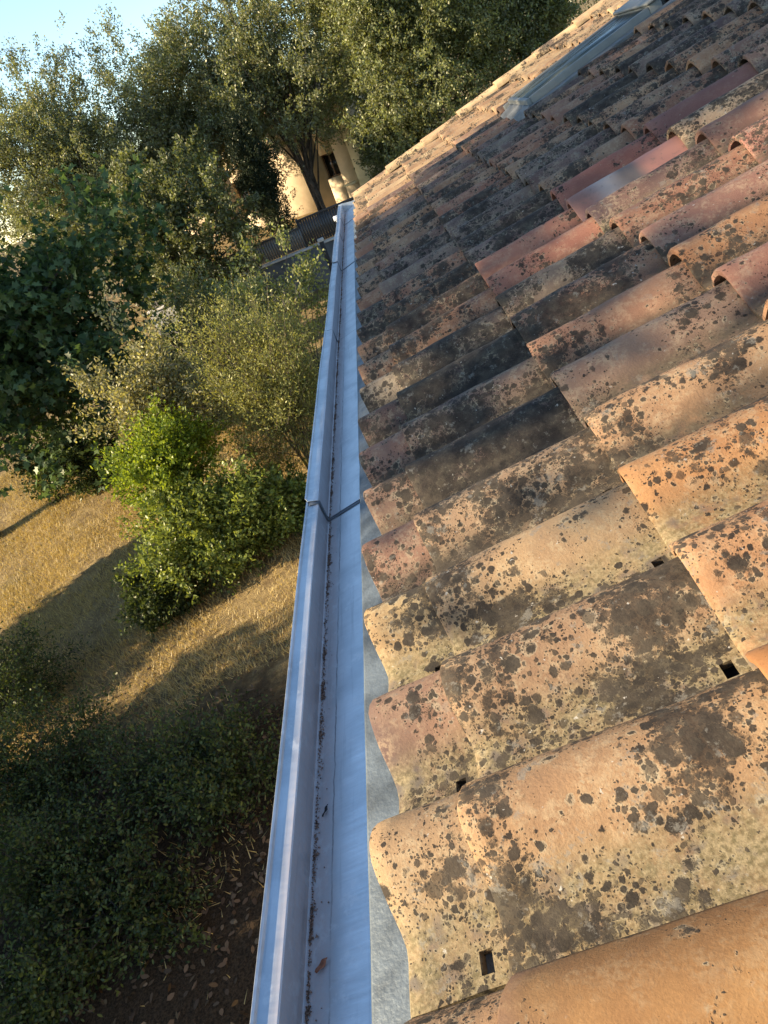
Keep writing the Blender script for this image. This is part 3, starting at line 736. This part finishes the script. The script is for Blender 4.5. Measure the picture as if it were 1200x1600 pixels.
class Wood:
    def __init__(s): s.V = []; s.F = []; s.n = 0
    def add(s, V, F): s.V.append(V); s.F.append(F + s.n); s.n += len(V)
    def twigs(s, P0, P1, r):
        d = unit(P1 - P0); a = unit(np.cross(d, np.array([0.31, 0.5, 0.8]))); b = np.cross(d, a)
        th = np.array([0, 2.094, 4.189])
        ring = np.cos(th)[None, :, None] * a[:, None] + np.sin(th)[None, :, None] * b[:, None]
        V = np.concatenate([P0[:, None] + ring * r, P1[:, None] + ring * r * 0.35], 1); n = len(P0)
        f = np.array([(0, 1, 4, 3), (1, 2, 5, 4), (2, 0, 3, 5)])
        s.add(V.reshape(-1, 3), (f[None] + 6 * np.arange(n)[:, None, None]).reshape(-1, 4))
    def build(s, name, mat, parent): return np_obj(name, np.concatenate(s.V), np.concatenate(s.F), mat, parent, smooth=True)

def plant(name, label, cat, base, center, radii, mat, seed, clumps=120, twigs=12, leaves=36, leaf=(0.13, 0.062), shape='diamond', twig_len=0.55, trunk_r=0.16,
          limbs=14, shell=0.55, flat=0.0, up=0.35, lump=0.22, clump_r=0.2, wood_twigs=False, group=None, stems=1, tint=(0.5, 0.28), bark=None, upbias=0.6, crown_name="crown", spread=0.0, lowcut=None, limb_lo=4):
    rng = np.random.default_rng(seed)
    base = np.array(base, float); center = np.array(center, float); radii = np.array(radii, float)
    root = empty(name, tuple(base)); tag(root, label, cat, group)
    # lumpy outline: a few random lobes swell or pinch the ellipsoid
    lobes = unit(rng.normal(size=(9, 3))); amp = rng.uniform(-lump, lump, 9)
    d = unit(rng.normal(size=(clumps * 2, 3)))
    if lowcut is not None: d = d[d[:, 2] > lowcut]
    d = d[:clumps]; cl = len(d)
    rr = rng.random(cl) ** (1 - shell * 0.75)
    sw = 1 + (np.exp(3 * (d @ lobes.T - 1)) * amp[None]).sum(1)
    C = center + d * rr[:, None] * sw[:, None] * radii
    cr = clump_r * radii.mean() * rng.uniform(0.6, 1.35, cl)
    # twigs of each clump
    nt_ = cl * twigs
    td = unit(rng.normal(size=(nt_, 3)) * 0.75 + np.repeat(d, twigs, 0) * 0.8 + np.array([0, 0, up]))
    P0 = np.repeat(C, twigs, 0) + rng.normal(size=(nt_, 3)) * np.repeat(cr, twigs)[:, None] * 0.5
    L = twig_len * rng.uniform(0.45, 1.35, nt_)
    P1 = P0 + td * L[:, None]
    nl = nt_ * leaves
    t = np.tile(np.linspace(0.08, 1.0, leaves), nt_) + rng.normal(0, 0.03, nl)
    TD = np.repeat(td, leaves, 0)
    pos = np.repeat(P0, leaves, 0) + TD * (np.repeat(L, leaves) * t)[:, None]
    pos += rng.normal(size=(nl, 3)) * (spread + 0.10 * np.repeat(L, leaves)[:, None])
    ax = unit(TD * 0.55 + rng.normal(size=(nl, 3)) * 0.75 + np.array([0, 0, -flat]))
    ln = leaf[0] * rng.uniform(0.65, 1.25, nl); wd = leaf[1] * rng.uniform(0.7, 1.25, nl)
    keep = pos[:, 2] > gz(pos[:, 0], pos[:, 1]) + 0.02
    pos, ax, ln, wd = pos[keep], ax[keep], ln[keep], wd[keep]
    V, F = leaves_vf(rng, pos, ax, ln, wd, shape, upbias)
    ct = np.repeat(np.clip(rng.normal(tint[0], tint[1] * 0.6, cl), 0, 1), twigs * leaves)[keep]
    tn = np.clip(ct + rng.normal(0, tint[1], len(pos)), 0, 1)
    bpy.context.view_layer.update()
    cro = np_obj(crown_name, V, F, mat, None, attrs={"tint": tn}); adopt(cro, root)
    # wood
    Wd = Wood(); bk = bark or M_BARK
    tops = []
    for s_ in range(stems):
        b = base + (np.array([rng.normal(0, trunk_r * 1.5), rng.normal(0, trunk_r * 1.5), -0.05]) if s_ else np.array([0, 0, -0.05]))
        topp = center + np.array([rng.normal(0, radii[0] * 0.3), rng.normal(0, radii[1] * 0.3), radii[2] * rng.uniform(-0.1, 0.45)]) * (1 if stems > 1 else 0.35)
        mid = b + (topp - b) * np.array([0.25, 0.25, 0.55]) + rng.normal(0, 0.08, 3) * radii
        pth = bez(b, mid, topp, 12)
        tr = trunk_r * (0.75 if s_ else 1.0)
        Wd.add(*tube(pth, tr * np.linspace(1.15, 0.22, 12), 8)); tops.append((pth, tr))
    pick = rng.permutation(cl)[:limbs]
    for i, ci in enumerate(pick):
        pth, tr = tops[i % len(tops)]
        k0 = rng.integers(limb_lo, 10); p0 = pth[k0]; e = C[ci]
        m_ = (p0 + e) / 2 + np.array([0, 0, 0.12 * np.linalg.norm(e - p0)]) + rng.normal(0, 0.06, 3) * radii
        r0 = tr * (1.15 - 0.085 * k0) * 0.6
        bp = bez(p0, m_, e, 8); Wd.add(*tube(bp, np.linspace(r0, max(0.006, r0 * 0.15), 8), 5))
    if wood_twigs: Wd.twigs(P0, P1, wood_twigs)
    w_ = Wd.build("trunk" if cat == "tree" else "stem", bk, None); adopt(w_, root)
    return root

def G(x, y): return (x, y, float(gz(x, y)))

# --- far trees beyond the fence
OAKS = "evergreen oaks behind the fence"
plant("holm_oak", "grey green evergreen oak at the upper left against the sky, left of the taller one", "tree", G(-10.2, 27.0), (-10.1, 27.0, 6.95), (3.4, 2.6, 3.5), M_HOLM, 1, 340, 14, 36, leaf=(0.094, 0.048), twig_len=0.62, group=OAKS, limbs=24, lump=0.5, clump_r=0.17)
plant("holm_oak", "tallest grey green oak, just right of the blue sky at upper left", "tree", G(-6.3, 30.0), (-6.3, 30.0, 6.5), (2.6, 2.6, 3.3), M_HOLM, 2, 290, 14, 36, leaf=(0.098, 0.050), twig_len=0.68, group=OAKS, limbs=26, lump=0.5, clump_r=0.17, lowcut=-0.45)
plant("holm_oak", "dark low evergreen oak in front of the fence, below the tall oaks", "tree", G(-6.5, 22.6), (-6.4, 22.6, 4.0), (2.3, 1.3, 2.7), M_HOLM2, 3, 150, 13, 30, leaf=(0.115, 0.058), twig_len=0.5, group=OAKS, limbs=18, tint=(0.3, 0.2))
plant("holm_oak", "spreading oak with dark bare forking trunk above the metal fence", "tree", G(-2.4, 27.9), (-2.75, 28.2, 7.4), (2.6, 2.3, 2.9), M_HOLM, 4, 230, 14, 36, leaf=(0.098, 0.050), twig_len=0.6, group=OAKS, limbs=34, stems=4, trunk_r=0.10, lump=0.4, lowcut=-0.8, limb_lo=2)
plant("holm_oak", "broad olive green oak right of the yellow house corner, above the roof edge", "tree", G(2.3, 26.0), (2.2, 26.0, 7.4), (2.75, 2.2, 4.4), M_HOLM2, 5, 380, 14, 36, leaf=(0.100, 0.050), twig_len=0.6, group=OAKS, limbs=24, tint=(0.62, 0.25))
plant("holm_oak", "greener oak rising behind the top of the roof edge", "tree", G(6.1, 27.6), (6.1, 27.6, 7.2), (2.8, 2.2, 4.4), M_HOLM2, 6, 300, 13, 32, leaf=(0.11, 0.054), twig_len=0.6, group=OAKS, limbs=18, tint=(0.5, 0.3))
plant("holm_oak", "tall oak filling the gap behind the two tall oaks at the top", "tree", G(2.0, 38.0), (2.0, 38.0, 9.6), (3.6, 2.6, 4.4), M_HOLM2, 7, 190, 13, 28, leaf=(0.15, 0.072), twig_len=0.75, group=OAKS, limbs=18)
plant("cypress", "narrow dark cypress standing behind the fence left of the forked oak", "tree", G(-3.85, 25.4), (-3.75, 25.4, 4.6), (0.62, 0.6, 2.2), M_CYP, 8, 120, 12, 26, leaf=(0.10, 0.03), twig_len=0.4, up=1.6, limbs=6, lump=0.1, trunk_r=0.1, clump_r=0.22)
plant("evergreen_shrub", "dark evergreen shrub filling the gap between house corner and roof edge", "shrub", G(0.9, 26.6), (0.9, 26.6, 4.0), (1.1, 0.9, 1.7), M_HOLM2, 9, 70, 12, 28, leaf=(0.11, 0.055), twig_len=0.45, limbs=10, trunk_r=0.06, tint=(0.3, 0.2), crown_name="foliage")
# --- plane tree at the left edge
plant("plane_tree", "shaded broad leaved tree with large lobed leaves at the left edge", "tree", G(-13.4, 16.4), (-7.95, 14.4, 4.1), (3.1, 2.0, 2.9), M_PLANE, 21, 200, 8, 12, leaf=(0.165, 0.15), shape='lobed', twig_len=0.6, limbs=40, trunk_r=0.15, shell=0.3, wood_twigs=0.006, flat=0.35, upbias=0.9, stems=2)
# --- shrubs round the middle
plant("young_oak", "slim young oak with light green shoots in front of the concrete wall", "tree", G(-2.3, 13.2), (-2.35, 13.1, 3.25), (0.95, 0.5, 1.05), M_YOUNG, 31, 30, 6, 28, leaf=(0.066, 0.036), shape='oval', twig_len=0.48, up=1.5, limbs=26, trunk_r=0.04, shell=0.4, wood_twigs=0.004, lump=0.4, stems=3)
plant("broom_shrub", "tall twiggy grey green broom shrub touching the gutter in view", "shrub", G(-2.9, 11.4), (-2.85, 11.2, 2.15), (1.15, 0.8, 1.65), M_BROOM, 32, 170, 10, 28, leaf=(0.062, 0.018), twig_len=0.62, up=1.5, limbs=60, trunk_r=0.035, shell=0.3, wood_twigs=0.0045, stems=7, bark=M_TWIG, crown_name="foliage")
plant("pale_shrub", "pale olive leaved shrub between the plane tree and the broom", "shrub", G(-5.6, 12.4), (-5.2, 11.9, 2.7), (1.15, 0.8, 1.35), M_PALE, 33, 80, 8, 26, leaf=(0.072, 0.036), shape='oval', twig_len=0.5, up=0.9, limbs=40, trunk_r=0.035, shell=0.4, wood_twigs=0.004, stems=4, lump=0.45, crown_name="foliage")
plant("laurel_bush", "bright yellow green bush catching the sun in the middle of the shrubs", "shrub", G(-4.9, 10.7), (-4.9, 10.5, 2.05), (0.92, 0.7, 0.95), M_BRIGHT, 34, 95, 9, 22, leaf=(0.070, 0.034), shape='oval', twig_len=0.36, up=0.7, limbs=20, trunk_r=0.03, wood_twigs=0.003, stems=3, crown_name="foliage")
plant("round_bush", "wide mid green leafy bush on the dry lawn below the bright one", "shrub", G(-4.5, 9.9), (-4.55, 9.8, 0.85), (1.35, 0.85, 0.95), M_BUSH, 35, 140, 10, 24, leaf=(0.074, 0.036), shape='oval', twig_len=0.38, up=0.5, limbs=20, trunk_r=0.03, wood_twigs=0.003, stems=4, lump=0.4, crown_name="foliage")
plant("low_bush", "small dark bush at the foot of the broom beside the gutter", "shrub", G(-3.1, 10.3), (-3.15, 10.3, 0.55), (0.7, 0.6, 0.6), M_BUSH, 36, 50, 8, 22, leaf=(0.08, 0.04), shape='oval', twig_len=0.32, limbs=10, trunk_r=0.02, wood_twigs=0.003, stems=3, tint=(0.3, 0.2), crown_name="foliage")
plant("trailing_bush", "low dark green bush trailing down the lawn left of the wide bush", "shrub", G(-5.7, 9.3), (-5.75, 9.3, 0.30), (0.75, 0.55, 0.45), M_IVY, 37, 50, 8, 22, leaf=(0.07, 0.036), shape='oval', twig_len=0.3, limbs=10, trunk_r=0.02, wood_twigs=0.003, stems=3, crown_name="foliage")
plant("hedge_shrub", "dark shrub behind the pale olive shrub, in front of the wall", "shrub", G(-5.4, 17.2), (-5.3, 17.1, 2.2), (1.6, 1.0, 1.7), M_HOLM2, 38, 110, 10, 26, leaf=(0.085, 0.042), twig_len=0.4, limbs=16, trunk_r=0.05, tint=(0.35, 0.25), crown_name="foliage")
plant("wall_shrub", "dark shrub against the concrete wall left of the young oak", "shrub", G(-4.9, 20.2), (-4.9, 20.2, 1.8), (0.9, 0.8, 0.9), M_HOLM2, 39, 70, 10, 24, leaf=(0.09, 0.045), twig_len=0.4, limbs=12, trunk_r=0.05, tint=(0.4, 0.25), crown_name="foliage")
plant("understorey_shrub", "dark shrub at the foot of the plane tree beyond the sunny lawn", "shrub", G(-9.9, 16.6), (-9.9, 16.6, 0.8), (1.9, 0.9, 1.1), M_IVY, 40, 100, 9, 22, leaf=(0.09, 0.045), shape='oval', twig_len=0.4, limbs=12, trunk_r=0.03, crown_name="foliage")
plant("understorey_shrub", "dark shrub behind the pale olive shrub, beyond the sunny lawn", "shrub", G(-6.9, 17.0), (-6.9, 17.0, 1.2), (1.7, 0.9, 1.2), M_IVY, 47, 100, 9, 22, leaf=(0.09, 0.045), shape='oval', twig_len=0.4, limbs=12, trunk_r=0.03, crown_name="foliage")
# --- brambles at the lower left
BR = "brambles under the gutter"
plant("bramble_bush", "dark leafy bramble mound at the left edge above the other brambles", "shrub", G(-8.3, 8.4), (-8.4, 8.3, 0.15), (0.95, 0.8, 0.75), M_IVY, 41, 84, 9, 18, leaf=(0.050, 0.026), shape='oval', twig_len=0.50, limbs=14, trunk_r=0.015, wood_twigs=0.003, stems=4, group=BR, crown_name="foliage")
plant("bramble_bush", "largest dense bramble in the deep shade at the left edge", "shrub", G(-6.9, 6.2), (-6.95, 6.15, 0.12), (1.2, 0.95, 0.55), M_IVY, 42, 110, 9, 18, leaf=(0.050, 0.026), shape='oval', twig_len=0.50, limbs=14, trunk_r=0.015, wood_twigs=0.003, stems=4, group=BR, crown_name="foliage")
plant("bramble_bush", "bramble with sunlit leaves near the bottom left corner", "shrub", G(-5.9, 4.6), (-5.9, 4.6, 0.18), (1.0, 0.75, 0.42), M_IVY, 43, 70, 9, 18, leaf=(0.050, 0.026), shape='oval', twig_len=0.50, limbs=14, trunk_r=0.012, wood_twigs=0.003, stems=4, group=BR, crown_name="foliage")
plant("bramble_bush", "thin bramble sprays below the middle of the gutter", "shrub", G(-4.5, 5.3), (-4.5, 5.3, 0.34), (1.0, 0.7, 0.38), M_IVY, 44, 56, 9, 18, leaf=(0.050, 0.026), shape='oval', twig_len=0.50, limbs=14, trunk_r=0.012, wood_twigs=0.003, stems=4, group=BR, crown_name="foliage")
plant("bramble_bush", "sparse bramble sprays over leaf litter near the bottom edge", "shrub", G(-4.7, 3.8), (-4.7, 3.8, 0.26), (0.8, 0.6, 0.32), M_IVY, 45, 40, 9, 18, leaf=(0.050, 0.026), shape='oval', twig_len=0.34, limbs=10, trunk_r=0.012, wood_twigs=0.003, stems=3, group=BR, crown_name="foliage")
plant("bramble_bush", "low bramble close beside the gutter, nearest to its middle", "shrub", G(-3.6, 4.9), (-3.6, 4.9, 0.42), (0.7, 0.6, 0.36), M_IVY, 48, 44, 9, 18, leaf=(0.050, 0.026), shape='oval', twig_len=0.45, limbs=10, trunk_r=0.012, wood_twigs=0.003, stems=3, group=BR, crown_name="foliage")
plant("bramble_bush", "low bramble at the very bottom left corner", "shrub", G(-5.7, 3.3), (-5.7, 3.3, 0.14), (0.7, 0.55, 0.34), M_IVY, 49, 40, 9, 18, leaf=(0.050, 0.026), shape='oval', twig_len=0.45, limbs=10, trunk_r=0.012, wood_twigs=0.003, stems=3, group=BR, crown_name="foliage")
# --- wood to the left of the picture that shades roof and lawn
SH = "trees left of the house that shade it"
plant("shade_tree", "tall tree left of the house whose crown shades the middle of the roof", "tree", G(-9.2, 2.0), (-9.2, 2.0, 8.35), (2.0, 2.05, 2.1), M_HOLM2, 51, 92, 10, 21, leaf=(0.13, 0.07), twig_len=0.75, limbs=16, group=SH, lump=0.35)
plant("shade_tree", "tree with clear trunk left of the plane tree", "tree", G(-18.0, 8.6), (-18.0, 12.2, 8.1), (2.4, 2.0, 2.3), M_HOLM2, 52, 120, 10, 18, leaf=(0.19, 0.10), twig_len=0.75, limbs=16, group=SH)
plant("shade_shrub", "big evergreen shrub left of the brambles", "shrub", G(-13.2, 2.3), (-13.2, 2.3, 2.4), (1.5, 3.5, 2.8), M_HOLM2, 53, 260, 10, 24, leaf=(0.17, 0.09), twig_len=0.5, limbs=12, group=SH, crown_name="foliage")
plant("shade_shrub", "long low evergreen shrub left of the lawn", "shrub", G(-14.0, 9.7), (-14.0, 9.7, 1.2), (1.2, 2.4, 1.7), M_HOLM2, 54, 290, 10, 18, leaf=(0.15, 0.08), twig_len=0.4, limbs=12, group=SH, crown_name="foliage")

# ------------------------------------------------------------------ grass and leaf litter
rng = np.random.default_rng(77); N = 260000
gx_ = rng.uniform(-15, -2.2, N); gy_ = 1.5 + 17.5 * rng.random(N) ** 0.85
patch = np.sin(gx_ * 1.9 + gy_ * 0.7) + np.sin(gx_ * 0.8 - gy_ * 2.1 + 1) + rng.normal(0, 1.0, N)
kp = patch > np.where(gy_ < 6.8, 2.3, -0.9); gx_, gy_ = gx_[kp], gy_[kp]; n = len(gx_)
b = np.stack([gx_, gy_, gz(gx_, gy_) - 0.004], -1)
hh = rng.uniform(0.03, 0.12, n); dr = rng.normal(size=(n, 2)); tip = b + np.stack([dr[:, 0] * 0.05, dr[:, 1] * 0.05, hh], -1)
sd = unit(np.stack([-dr[:, 1], dr[:, 0], np.zeros(n)], -1)) * 0.006
V = np.stack([b - sd, b + sd, tip], 1).reshape(-1, 3)
tag(np_obj("dry_grass", V, np.arange(3 * n).reshape(n, 3), M_GRASS, attrs={"tint": np.clip(rng.normal(0.5, 0.28, n), 0, 1)}), "straw coloured dry grass covering the lawn", "grass", kind="stuff")
N = 4500
gx_ = rng.uniform(-9.5, -2.0, N); gy_ = rng.uniform(1.5, 8.0, N)
kp = rng.random(N) < np.clip((8.2 - gy_) / 4.5, 0.08, 1); gx_, gy_ = gx_[kp], gy_[kp]; n = len(gx_)
pos = np.stack([gx_, gy_, gz(gx_, gy_) + rng.uniform(0.01, 0.04, n)], -1)
ax = unit(rng.normal(size=(n, 3)) * np.array([1, 1, 0.25]))
V, F = leaves_vf(rng, pos, ax, rng.uniform(0.05, 0.10, n), rng.uniform(0.025, 0.05, n), 'oval', 1.6)
tag(np_obj("leaf_litter", V, F, M_DEAD, attrs={"tint": np.clip(rng.beta(1.5, 2.6, n), 0, 1)}), "brown dead leaves scattered on the shaded ground", "leaf litter", kind="stuff")
